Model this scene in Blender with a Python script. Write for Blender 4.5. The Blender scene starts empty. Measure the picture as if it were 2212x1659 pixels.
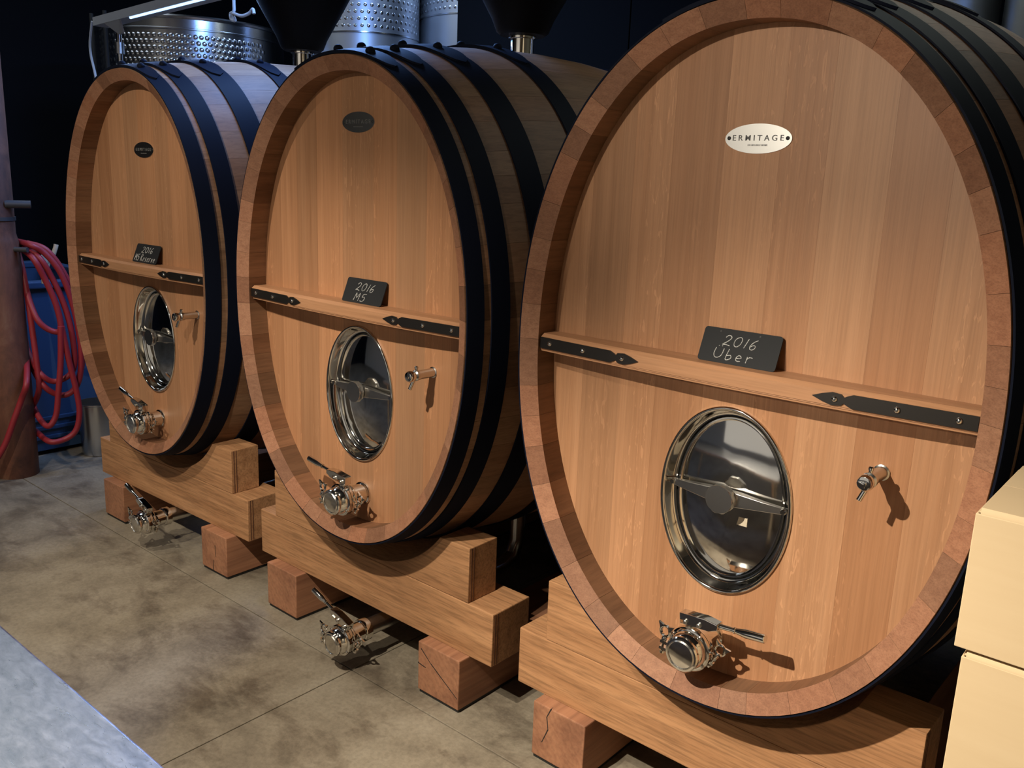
import bpy, bmesh, math, random
from mathutils import Vector, Matrix
random.seed(7)
S = bpy.context.scene
COL = S.collection
PI = math.pi

# ------------------------------------------------------------------ camera
f_px, IW = 1900.86, 2212.0
cam_d = bpy.data.cameras.new('camera'); cam = bpy.data.objects.new('camera', cam_d); COL.objects.link(cam)
cam_d.sensor_fit = 'HORIZONTAL'; cam_d.sensor_width = 36.0; cam_d.lens = f_px * 36.0 / IW
cam_d.clip_start = 0.05; cam_d.clip_end = 60
pan, tilt, roll = -0.6967, -0.2280, 0.0375
fw = Vector((math.sin(pan)*math.cos(tilt), math.cos(pan)*math.cos(tilt), math.sin(tilt)))
rt = Vector((math.cos(pan), -math.sin(pan), 0)); up = rt.cross(fw)
r2 = rt*math.cos(roll) + up*math.sin(roll); u2 = up*math.cos(roll) - rt*math.sin(roll)
cam.matrix_world = Matrix(((r2.x, u2.x, -fw.x, 2.3616), (r2.y, u2.y, -fw.y, -1.8803), (r2.z, u2.z, -fw.z, 1.7909), (0, 0, 0, 1)))
S.camera = cam

# ------------------------------------------------------------------ world, lamps, exposure
w = bpy.data.worlds.new('world'); S.world = w; w.use_nodes = True
w.node_tree.nodes['Background'].inputs[0].default_value = (0.35, 0.45, 0.7, 1)
w.node_tree.nodes['Background'].inputs[1].default_value = 0.02
S.view_settings.view_transform = 'Standard'; S.view_settings.look = 'None'
S.view_settings.gamma = 1.0; S.view_settings.use_curve_mapping = False
S.view_settings.exposure = 0.0

def spot(name, loc, aim, energy, angle, blend, size, col):
    d = bpy.data.lights.new(name, 'SPOT'); d.energy = energy; d.spot_size = math.radians(angle); d.spot_blend = blend
    d.shadow_soft_size = size; d.color = col
    o = bpy.data.objects.new(name, d); COL.objects.link(o); o.location = loc
    o.rotation_euler = (Vector(aim) - Vector(loc)).to_track_quat('-Z', 'Y').to_euler()
    return o
WARM = (1.0, 0.90, 0.74)
spot('warm_spot', (0.80, -2.00, 2.65), (1.95, -0.40, 0.00), 690, 70, 1.0, 0.02, WARM)      # low on the nearest cask and the boxes
spot('warm_spot', (0.55, -4.60, 2.70), (1.50, 0.00, 2.02), 400, 22, 0.9, 0.04, WARM)       # added fill spot for the upper half of the nearest cask
spot('warm_spot', (0.10, -4.60, 2.70), (0.00, 0.00, 1.98), 170, 20, 0.9, 0.04, WARM)       # extra spot put in to lift the upper half of the middle cask
spot('warm_spot', (0.60, -1.75, 2.85), (-0.05, -0.25, 0.05), 385, 70, 1.0, 0.025, WARM)    # middle cask
spot('warm_spot', (-0.55, -1.75, 2.85), (-1.42, 0.0, 0.85), 160, 80, 1.0, 0.025, WARM)     # farthest cask
spot('warm_spot', (-2.0, -2.2, 3.5), (-2.6, -0.6, 0.0), 150, 60, 0.8, 0.05, WARM)          # floor and hose at left
spot('warm_spot', (3.2, -2.6, 3.6), (4.6, -2.8, 1.9), 160, 90, 0.7, 0.05, WARM)            # added wash so the polished steel reflects a lit right wall

def area(name, loc, aim, energy, sx, sy, col):
    d = bpy.data.lights.new(name, 'AREA'); d.shape = 'RECTANGLE'; d.size = sx; d.size_y = sy; d.energy = energy; d.color = col
    o = bpy.data.objects.new(name, d); COL.objects.link(o); o.location = loc
    o.rotation_euler = (Vector(aim) - Vector(loc)).to_track_quat('-Z', 'Y').to_euler()
    return o
# area lights: overhead, strip lamp glow, table sheen and front fill
area('overhead_area', (-1.35, 1.05, 3.35), (-1.45, 0.95, 0.0), 85, 1.3, 0.25, (0.22, 0.43, 1.0))  # added blue light above the cask tops, no fixture modelled
area('overhead_area', (-2.5, 2.5, 4.0), (-2.9, 3.3, 2.6), 22, 1.2, 0.25, (0.40, 0.60, 1.0))  # added blue light to brighten the tanks at the back
area('strip_lamp_glow', (-2.45, 0.93, 2.655), (-2.2, 0.90, 0.0), 16, 1.2, 0.05, (0.30, 0.50, 1.0))
area('overhead_area', (1.9, 2.1, 4.0), (1.9, 2.3, 0.0), 16, 1.6, 0.35, (0.90, 1.0, 0.92))
area('table_sheen_area', (-4.3, -0.1, 4.17), (-4.3, -0.1, 0.0), 28, 2.2, 2.6, (0.80, 0.90, 1.0))  # added overhead panel, gives the steel table something bright to reflect
area('front_fill_area', (-0.1, -5.5, 2.0), (-0.1, 0.0, 2.0), 17, 4.4, 2.8, (1.0, 0.93, 0.82))  # added soft frontal fill behind the camera, no opening in the wall there

# ------------------------------------------------------------------ material helpers
def new_mat(name):
    m = bpy.data.materials.new(name); m.use_nodes = True
    nt = m.node_tree; return m, nt, nt.nodes['Principled BSDF']
def N(nt, typ, **kw):
    n = nt.nodes.new(typ)
    for k, v in kw.items(): setattr(n, k, v)
    return n
def simple(name, col, rough=0.5, metal=0.0, spec=0.5, emit=None, estr=0.0):
    m, nt, b = new_mat(name)
    b.inputs['Base Color'].default_value = (*col, 1); b.inputs['Roughness'].default_value = rough
    b.inputs['Metallic'].default_value = metal; b.inputs['Specular IOR Level'].default_value = spec
    if emit: b.inputs['Emission Color'].default_value = (*emit, 1); b.inputs['Emission Strength'].default_value = estr
    return m
def coords(nt, scale, rnd=True):
    tc = N(nt, 'ShaderNodeTexCoord'); mp = N(nt, 'ShaderNodeMapping'); mp.inputs['Scale'].default_value = scale
    if rnd:
        oi = N(nt, 'ShaderNodeObjectInfo'); ml = N(nt, 'ShaderNodeMath', operation='MULTIPLY'); ml.inputs[1].default_value = 37.0
        nt.links.new(oi.outputs['Random'], ml.inputs[0])
        va = N(nt, 'ShaderNodeVectorMath', operation='ADD'); nt.links.new(tc.outputs['Object'], va.inputs[0]); nt.links.new(ml.outputs[0], va.inputs[1])
        nt.links.new(va.outputs[0], mp.inputs['Vector'])
    else: nt.links.new(tc.outputs['Object'], mp.inputs['Vector'])
    return mp
def noise(nt, vec, scale, detail=4, rough=0.55, dist=0.0):
    n = N(nt, 'ShaderNodeTexNoise'); n.inputs['Scale'].default_value = scale; n.inputs['Detail'].default_value = detail
    n.inputs['Roughness'].default_value = rough; n.inputs['Distortion'].default_value = dist
    nt.links.new(vec.outputs[0], n.inputs['Vector']); return n
def ramp(nt, fac, stops):
    r = N(nt, 'ShaderNodeValToRGB'); e = r.color_ramp.elements
    e[0].position, e[0].color = stops[0][0], (*stops[0][1], 1); e[1].position, e[1].color = stops[-1][0], (*stops[-1][1], 1)
    for p, c in stops[1:-1]:
        k = e.new(p); k.color = (*c, 1)
    nt.links.new(fac, r.inputs['Fac']); return r
def mix(nt, a, b, fac, mode='MIX'):
    n = N(nt, 'ShaderNodeMix', data_type='RGBA', blend_type=mode)
    for sock, v in ((n.inputs[6], a), (n.inputs[7], b), (n.inputs[0], fac)):
        if hasattr(v, 'links') or hasattr(v, 'is_linked'): nt.links.new(v, sock)
        elif isinstance(v, (int, float)): sock.default_value = v
        else: sock.default_value = (*v, 1)
    return n.outputs[2]
def bump(nt, b, h, strength, dist=0.002):
    n = N(nt, 'ShaderNodeBump'); n.inputs['Strength'].default_value = strength; n.inputs['Distance'].default_value = dist
    nt.links.new(h, n.inputs['Height']); nt.links.new(n.outputs[0], b.inputs['Normal'])
def tint(nt, col):
    oi = N(nt, 'ShaderNodeObjectInfo'); return mix(nt, col, oi.outputs['Color'], 1.0, 'MULTIPLY')
def wood(name, dark, light, stretch, pore=0.25, fleck=0.0, rough=0.5, fleckscale=(30, 30, 9)):
    m, nt, b = new_mat(name)
    mp = coords(nt, stretch); n1 = noise(nt, mp, 1.0, 6, 0.6, 0.3)
    c = ramp(nt, n1.outputs['Fac'], [(0.28, dark), (0.72, light)]).outputs[0]
    mp2 = coords(nt, tuple(s*5 for s in stretch)); n2 = noise(nt, mp2, 1.0, 3, 0.7)
    p = ramp(nt, n2.outputs['Fac'], [(0.36, (1-pore,)*3), (0.56, (1, 1, 1))]).outputs[0]
    c = mix(nt, c, p, 1.0, 'MULTIPLY')
    if fleck:
        mp3 = coords(nt, fleckscale); n3 = noise(nt, mp3, 1.0, 2, 0.5, 1.6)
        mp4 = coords(nt, (7, 7, 0.8)); n4 = noise(nt, mp4, 1.0, 1)
        k1 = ramp(nt, n3.outputs['Fac'], [(0.60, (0, 0, 0)), (0.645, (1, 1, 1))]).outputs[0]
        k2 = ramp(nt, n4.outputs['Fac'], [(0.50, (0, 0, 0)), (0.62, (fleck,)*3)]).outputs[0]
        k = mix(nt, k1, k2, 1.0, 'MULTIPLY')
        c = mix(nt, c, tuple(min(1, v*1.35) for v in light), k)
    c = tint(nt, c)
    nt.links.new(c, b.inputs['Base Color']); b.inputs['Roughness'].default_value = rough
    b.inputs['Specular IOR Level'].default_value = 0.3
    bump(nt, b, n2.outputs['Fac'], 0.12, 0.001)
    return m

M = {}
M['head'] = wood('oak_head', (0.355, 0.174, 0.086), (0.435, 0.226, 0.118), (42, 42, 0.7), 0.13, 0.42, 0.45, (85, 85, 15))
M['stave'] = wood('oak_stave', (0.24, 0.125, 0.068), (0.34, 0.188, 0.105), (26, 0.8, 26), 0.2, 0, 0.6)
M['endgrain'] = wood('oak_end_grain', (0.225, 0.100, 0.055), (0.31, 0.148, 0.084), (45, 6, 70), 0.22, 0, 0.6)
M['chime'] = wood('oak_chime_wall', (0.17, 0.083, 0.043), (0.25, 0.128, 0.068), (20, 1.5, 20), 0.2, 0, 0.6)
M['bar'] = wood('oak_bar', (0.36, 0.18, 0.09), (0.45, 0.235, 0.125), (0.8, 26, 26), 0.14, 0, 0.45)
M['beam'] = wood('oak_beam', (0.31, 0.148, 0.068), (0.48, 0.252, 0.125), (1.3, 24, 24), 0.34, 0, 0.6)
def foot_mat():
    m, nt, b = new_mat('oak_foot')
    mp = coords(nt, (1, 0.04, 1)); wv = N(nt, 'ShaderNodeTexWave', wave_type='RINGS', rings_direction='Y')
    wv.inputs['Scale'].default_value = 14; wv.inputs['Distortion'].default_value = 9; wv.inputs['Detail'].default_value = 3; wv.inputs['Detail Scale'].default_value = 1.5
    nt.links.new(mp.outputs[0], wv.inputs['Vector'])
    c = ramp(nt, wv.outputs['Fac'], [(0.0, (0.315, 0.142, 0.075)), (1.0, (0.345, 0.162, 0.086))]).outputs[0]
    n2 = noise(nt, coords(nt, (60, 2, 60)), 1.0, 3, 0.7)
    c = mix(nt, c, ramp(nt, n2.outputs['Fac'], [(0.35, (0.80,)*3), (0.55, (1, 1, 1))]).outputs[0], 1.0, 'MULTIPLY')
    n5 = noise(nt, coords(nt, (7, 1, 7)), 1.0, 4, 0.6, 0.5); c = mix(nt, c, ramp(nt, n5.outputs['Fac'], [(0.35, (0.70, 0.66, 0.66)), (0.55, (1, 1, 1))]).outputs[0], 1.0, 'MULTIPLY')
    c = tint(nt, c); nt.links.new(c, b.inputs['Base Color']); b.inputs['Roughness'].default_value = 0.7
    return m
M['foot'] = foot_mat()
M['hoop'] = simple('black_hoop_steel', (0.006, 0.008, 0.017), 0.6, 0.0, 0.05)
M['strap'] = simple('dark_strap_steel', (0.060, 0.054, 0.050), 0.36, 0.85)
M['chrome'] = simple('polished_stainless', (0.72, 0.70, 0.66), 0.07, 1.0)
M['satin'] = simple('satin_stainless', (0.60, 0.58, 0.55), 0.26, 1.0)
def brushed():
    m, nt, b = new_mat('brushed_plate'); b.inputs['Metallic'].default_value = 1; b.inputs['Base Color'].default_value = (0.78, 0.76, 0.72, 1)
    b.inputs['Roughness'].default_value = 0.25; n = noise(nt, coords(nt, (8, 8, 500)), 1.0, 2); bump(nt, b, n.outputs['Fac'], 0.10, 0.0004); return m
M['plate'] = brushed()
M['gasket'] = simple('black_gasket', (0.01, 0.01, 0.01), 0.6)
M['ink'] = simple('engraved_ink', (0.12, 0.12, 0.12), 0.5)
M['slate'] = simple('chalkboard_slate', (0.014, 0.015, 0.017), 0.7, 0, 0.25)
def chalk():
    m, nt, b = new_mat('chalk'); n = noise(nt, coords(nt, (400, 400, 400)), 1.0, 2)
    c = ramp(nt, n.outputs['Fac'], [(0.35, (0.22, 0.22, 0.22)), (0.6, (0.60, 0.60, 0.58))]).outputs[0]
    nt.links.new(c, b.inputs['Base Color']); b.inputs['Roughness'].default_value = 0.95; return m
M['chalk'] = chalk()
M['blackplastic'] = simple('black_plastic', (0.004, 0.004, 0.005), 0.5, 0, 0.12)
M['redplastic'] = simple('red_plastic', (0.25, 0.012, 0.018), 0.45)
M['hose'] = simple('red_rubber_hose', (0.28, 0.018, 0.026), 0.5)
M['white'] = simple('white_plastic', (0.62, 0.62, 0.62), 0.5)
M['beige'] = simple('beige_plastic', (0.55, 0.47, 0.35), 0.6)
M['darkwall'] = simple('dark_wall_paint', (0.010, 0.012, 0.018), 0.8, 0, 0.05)
M['panel'] = simple('dark_panel_paint', (0.0045, 0.0036, 0.003), 0.8, 0, 0.05)
M['greywall'] = simple('grey_wall_paint', (0.12, 0.11, 0.10), 0.8)
M['cream'] = simple('cream_wall_paint', (0.62, 0.55, 0.42), 0.8)
M['ceil'] = simple('ceiling_paint', (0.09, 0.09, 0.10), 0.9)
M['seam'] = simple('joint_filler', (0.05, 0.045, 0.04), 0.9)
M['greymetal'] = simple('grey_lamp_housing', (0.42, 0.42, 0.43), 0.5)
M['darkgrey'] = simple('dark_grey_steel', (0.06, 0.06, 0.065), 0.5, 0.3)
M['tube'] = simple('blue_white_tube', (0.5, 0.7, 1), 0.4, 0, 0.5, (0.30, 0.52, 1.0), 3.0)
M['bluebin'] = simple('blue_plastic', (0.030, 0.066, 0.140), 0.45)
def concrete():
    m, nt, b = new_mat('stained_concrete')
    a = noise(nt, coords(nt, (1, 1, 1), False), 3.2, 9, 0.68, 0.25); b2 = noise(nt, coords(nt, (0.8, 1.3, 1), False), 3.4, 9, 0.66, 0.35)
    c3 = noise(nt, coords(nt, (1, 1, 1), False), 60, 3, 0.7)
    c = ramp(nt, a.outputs['Fac'], [(0.30, (0.125, 0.102, 0.075)), (0.5, (0.225, 0.188, 0.138)), (0.72, (0.29, 0.25, 0.19))]).outputs[0]
    st = ramp(nt, b2.outputs['Fac'], [(0.36, (0.42, 0.38, 0.37)), (0.50, (1, 1, 1))]).outputs[0]
    c = mix(nt, c, st, 0.75, 'MULTIPLY')
    gr = ramp(nt, c3.outputs['Fac'], [(0.3, (0.82,)*3), (0.6, (1.05,)*3)]).outputs[0]
    c = mix(nt, c, gr, 1.0, 'MULTIPLY')
    c = tint(nt, c)
    nt.links.new(c, b.inputs['Base Color'])
    rr = ramp(nt, b2.outputs['Fac'], [(0.3, (0.42,)*3), (0.6, (0.68,)*3)]); nt.links.new(rr.outputs[0], b.inputs['Roughness'])
    b.inputs['Specular IOR Level'].default_value = 0.35
    bump(nt, b, c3.outputs['Fac'], 0.15, 0.001); return m
M['concrete'] = concrete()
def table_mat():
    m, nt, b = new_mat('scuffed_sheet_steel'); b.inputs['Metallic'].default_value = 1
    a = noise(nt, coords(nt, (4, 9, 1), False), 5.0, 7, 0.72, 0.3); s = noise(nt, coords(nt, (14, 70, 1), False), 1.0, 4, 0.7, 0.8)
    c = ramp(nt, a.outputs['Fac'], [(0.3, (0.40, 0.41, 0.43)), (0.7, (0.62, 0.62, 0.63))]).outputs[0]
    nt.links.new(c, b.inputs['Base Color'])
    r = ramp(nt, a.outputs['Fac'], [(0.3, (0.26,)*3), (0.7, (0.40,)*3)]); sc = ramp(nt, s.outputs['Fac'], [(0.62, (1, 1, 1)), (0.70, (0.45,)*3)])
    nt.links.new(mix(nt, r.outputs[0], sc.outputs[0], 1.0, 'MULTIPLY'), b.inputs['Roughness'])
    bump(nt, b, a.outputs['Fac'], 0.10, 0.004); return m
M['table'] = table_mat()
def cardboard():
    m, nt, b = new_mat('cardboard'); n = noise(nt, coords(nt, (3, 3, 40)), 1.0, 4, 0.6)
    c = ramp(nt, n.outputs['Fac'], [(0.3, (0.59, 0.44, 0.265)), (0.7, (0.615, 0.465, 0.285))]).outputs[0]
    nt.links.new(c, b.inputs['Base Color']); b.inputs['Roughness'].default_value = 0.75; b.inputs['Specular IOR Level'].default_value = 0.25; return m
M['card'] = cardboard()
def rust():
    m, nt, b = new_mat('rusty_brown_paint'); a = noise(nt, coords(nt, (1, 1, 0.6), False), 5, 6, 0.7, 0.5)
    c = ramp(nt, a.outputs['Fac'], [(0.30, (0.045, 0.018, 0.012)), (0.55, (0.15, 0.055, 0.03)), (0.70, (0.20, 0.10, 0.055)), (0.76, (0.36, 0.28, 0.20))]).outputs[0]
    nt.links.new(c, b.inputs['Base Color']); b.inputs['Roughness'].default_value = 0.6; bump(nt, b, a.outputs['Fac'], 0.2, 0.004); return m
M['rust'] = rust()
def tankmat(name, rough): return simple(name, (0.58, 0.60, 0.63), rough, 1.0)
M['tank'] = tankmat('tank_stainless', 0.22); M['tanksatin'] = tankmat('tank_satin', 0.42)

# ------------------------------------------------------------------ mesh helpers
class MB:
    def __init__(s): s.v = []; s.f = []; s.mi = []
    def add(s, vs, fs, mi=0):
        o = len(s.v); s.v += [tuple(p) for p in vs]; s.f += [tuple(o+i for i in q) for q in fs]; s.mi += [mi]*len(fs); return s
    def box(s, x0, x1, y0, y1, z0, z1, mi=0):
        return s.add([(x0,y0,z0),(x1,y0,z0),(x1,y1,z0),(x0,y1,z0),(x0,y0,z1),(x1,y0,z1),(x1,y1,z1),(x0,y1,z1)],
                     [(0,3,2,1),(4,5,6,7),(0,1,5,4),(1,2,6,5),(2,3,7,6),(3,0,4,7)], mi)
    def obox(s, c, ax, ay, az, mi=0):     # oriented box: centre and three half-axis vectors
        c, ax, ay, az = (Vector(q) for q in (c, ax, ay, az)); vs = []
        for k in (-1, 1):
            for (i, j) in ((-1,-1),(1,-1),(1,1),(-1,1)): vs.append(c+ax*i+ay*j+az*k)
        return s.add(vs, [(0,3,2,1),(4,5,6,7),(0,1,5,4),(1,2,6,5),(2,3,7,6),(3,0,4,7)], mi)
    def lathe(s, origin, axis, prof, n=24, mi=0, caps=True):   # prof: (radius, distance along axis)
        a = Vector(axis).normalized(); t = Vector((0,0,1)) if abs(a.z) < 0.9 else Vector((1,0,0))
        e1 = a.cross(t).normalized(); e2 = a.cross(e1); o = Vector(origin); vs = []; fs = []
        for r, d in prof:
            for k in range(n):
                q = 2*PI*k/n; vs.append(o + a*d + e1*(r*math.cos(q)) + e2*(r*math.sin(q)))
        for i in range(len(prof)-1):
            for k in range(n):
                k2 = (k+1) % n; fs.append((i*n+k, i*n+k2, (i+1)*n+k2, (i+1)*n+k))
        if caps:
            fs.append(tuple(range(n))[::-1]); fs.append(tuple((len(prof)-1)*n+k for k in range(n)))
        return s.add(vs, fs, mi)
    def cyl(s, p0, p1, r, n=16, r1=None, mi=0):
        p0, p1 = Vector(p0), Vector(p1); d = p1-p0
        return s.lathe(p0, d, [(r, 0), (r if r1 is None else r1, d.length)], n, mi)
    def prism(s, poly, ext, mi=0):        # polygon (3d points) extruded by a vector
        n = len(poly); e = Vector(ext); vs = [Vector(p) for p in poly]; vs += [p+e for p in vs]
        fs = [tuple(range(n))[::-1], tuple(range(n, 2*n))] + [(i, (i+1) % n, n+(i+1) % n, n+i) for i in range(n)]
        return s.add(vs, fs, mi)
    def tube(s, pts, r, n=8, mi=0, closed=False):
        pts = [Vector(p) for p in pts]; vs = []; fs = []; m = len(pts); prev = None
        for i, p in enumerate(pts):
            a = pts[(i-1) % m] if closed or i > 0 else p; b = pts[(i+1) % m] if closed or i < m-1 else p
            t = (b-a).normalized()
            if prev is None:
                h = Vector((0,0,1)) if abs(t.z) < 0.9 else Vector((1,0,0)); e1 = t.cross(h).normalized()
            else: e1 = (prev - t*prev.dot(t)).normalized()
            prev = e1; e2 = t.cross(e1)
            for k in range(n):
                q = 2*PI*k/n; vs.append(p+e1*(r*math.cos(q))+e2*(r*math.sin(q)))
        for i in range(m if closed else m-1):
            for k in range(n):
                j = (i+1) % m; fs.append((i*n+k, i*n+(k+1) % n, j*n+(k+1) % n, j*n+k))
        if not closed: fs.append(tuple(range(n))[::-1]); fs.append(tuple((m-1)*n+k for k in range(n)))
        return s.add(vs, fs, mi)
    def build(s, name, mat, parent=None, smooth=True, angle=35, col=None, bevel=0.0, fix=True):
        me = bpy.data.meshes.new(name); me.from_pydata(s.v, [], s.f)
        mats = mat if isinstance(mat, (list, tuple)) else [mat]
        for m in mats: me.materials.append(m)
        if len(mats) > 1:
            for p, k in zip(me.polygons, s.mi): p.material_index = k
        if fix:
            bm = bmesh.new(); bm.from_mesh(me); bmesh.ops.recalc_face_normals(bm, faces=bm.faces)
            if bevel:
                es = [e for e in bm.edges if len(e.link_faces) == 2 and e.calc_face_angle() > 0.5]
                bmesh.ops.bevel(bm, geom=es, offset=bevel, segments=2, profile=0.5, affect='EDGES', clamp_overlap=True)
            bm.to_mesh(me); bm.free()
        if bevel: angle = min(angle, 20)
        if smooth:
            for p in me.polygons: p.use_smooth = True
            me.set_sharp_from_angle(angle=math.radians(angle))
        o = bpy.data.objects.new(name, me); COL.objects.link(o)
        if parent: o.parent = parent
        if col: o.color = (*col, 1)
        return o
def empty(name, loc, rz=0.0):
    o = bpy.data.objects.new(name, None); COL.objects.link(o); o.location = loc; o.rotation_euler = (0, 0, rz); o.empty_display_size = 0.1; return o
def tag(o, label, cat, group=None, kind=None):
    if label: o['label'] = label
    if cat: o['category'] = cat
    if group: o['group'] = group
    if kind: o['kind'] = kind
    return o
def struct(o, label=None): o['kind'] = 'structure'; return tag(o, label, None)
def smooth_path(pts, per=6):
    P_ = [Vector(p) for p in pts]; out = []
    for i in range(len(P_)-1):
        p0 = P_[max(i-1, 0)]; p1 = P_[i]; p2 = P_[i+1]; p3 = P_[min(i+2, len(P_)-1)]
        for k in range(per):
            t = k/per; out.append(0.5*((2*p1)+(-p0+p2)*t+(2*p0-5*p1+4*p2-p3)*t*t+(-p0+3*p1-3*p2+p3)*t**3))
    out.append(P_[-1]); return out

# ------------------------------------------------------------------ the room
fl = struct(empty('floor', (0, 0, 0)), 'stained grey concrete floor of large slabs')
XS = [-6.6, -3.0, 0.054, 3.1, 4.6]; YS = [-5.6, -3.0, 0.0147, 3.05, 5.3]; g = 0.0022
for i in range(4):
    for j in range(4):
        t = random.uniform(0.94, 1.03)
        MB().box(XS[i]+g, XS[i+1]-g, YS[j]+g, YS[j+1]-g, -0.12, 0.0).build('floor_slab', M['concrete'], fl, False, bevel=0.002, col=(t, t, t))
MB().box(-6.6, 4.6, -5.6, 5.3, -0.14, -0.012).build('joint_bed', M['seam'], fl, False)
struct(MB().box(-6.6, 4.6, 5.2, 5.3, -0.1, 4.2).build('wall_back', M['darkwall'], None, False), 'dark back wall')
struct(MB().box(-6.7, -6.6, -5.6, 5.3, -0.1, 4.2).build('wall_left', M['darkwall'], None, False), 'dark left wall')
struct(MB().box(4.6, 4.7, -5.6, 5.3, -0.1, 4.2).build('wall_right', M['cream'], None, False), 'cream right wall')
struct(MB().box(-6.6, 4.6, -5.7, -5.6, -0.1, 4.2).build('wall_front', M['cream'], None, False), 'cream wall behind the camera')
struct(MB().box(-6.6, 4.6, -5.6, 5.3, 4.2, 4.3).build('ceiling', M['ceil'], None, False), 'dark ceiling')
pw = struct(empty('wall_partition', (0, 2.35, 0)), 'black panelled partition wall behind the casks')
for x0, x1 in ((-1.735, -1.13), (-1.124, -0.45), (-0.444, 0.1)):
    MB().box(x0, x1, 0.0, 0.10, 0.0, 4.19).build('wall_panel', M['panel'], pw, False, bevel=0.003)

# ------------------------------------------------------------------ casks
NE = 2.11
def ell(a, b, t, d=0.0):
    c, s_ = math.cos(t), math.sin(t); e = 2/NE
    x = a*math.copysign(abs(c)**e, c); z = b*math.copysign(abs(s_)**e, s_)
    nx = math.copysign(abs(x/a)**(NE-1), x)/a; nz = math.copysign(abs(z/b)**(NE-1), z)/b; n = math.hypot(nx, nz)
    return x+d*nx/n, z+d*nz/n
LEN, DM, DS, HEAD = 2.0, 0.11, 0.085, 0.10
def bulge(y, t):
    q = max(0.0, 1-((2*y/LEN)-1)**2); return q*(DS+(DM-DS)*math.sin(t)**2)
def arc_table(a, b, n=2400):
    tt = [2*PI*k/n+0.0003 for k in range(n+1)]; L = [0]; p = ell(a, b, tt[0])
    for t in tt[1:]:
        q = ell(a, b, t); L.append(L[-1]+math.hypot(q[0]-p[0], q[1]-p[1])); p = q
    return tt, L
def arc_t(tab, s):
    tt, L = tab; s = s % L[-1]; lo, hi = 0, len(L)-1
    while hi-lo > 1:
        m = (lo+hi)//2
        if L[m] <= s: lo = m
        else: hi = m
    return tt[lo]+(tt[hi]-tt[lo])*(s-L[lo])/max(1e-9, L[hi]-L[lo])

def wing_nut(mb, c, axis_dir, side, mi=0):
    # swing bolt with an eared nut beside a clamp
    c = Vector(c); a = Vector(axis_dir).normalized(); s_ = Vector(side).normalized(); n = a.cross(s_)
    mb.cyl(c-a*0.022, c+a*0.020, 0.0035, 8)
    mb.lathe(c-a*0.026, a, [(0.003, 0), (0.0065, 0.002), (0.0065, 0.008), (0.003, 0.010)], 10)
    mb.lathe(c+a*0.010, a, [(0.007, 0), (0.007, 0.008), (0.005, 0.012)], 10)
    ring = []
    for k in range(16):
        q = 2*PI*k/16; ring.append(c+a*(0.038+0.0145*math.cos(q))+s_*(0.0135*math.sin(q)))
    mb.tube(ring, 0.0040, 6, closed=True)
    for sg in (-1, 1):
        mb.prism([c+a*0.034+s_*sg*0.012-n*0.003, c+a*0.058+s_*sg*0.022-n*0.003, c+a*0.053+s_*sg*0.004-n*0.003], n*0.006)

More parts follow.
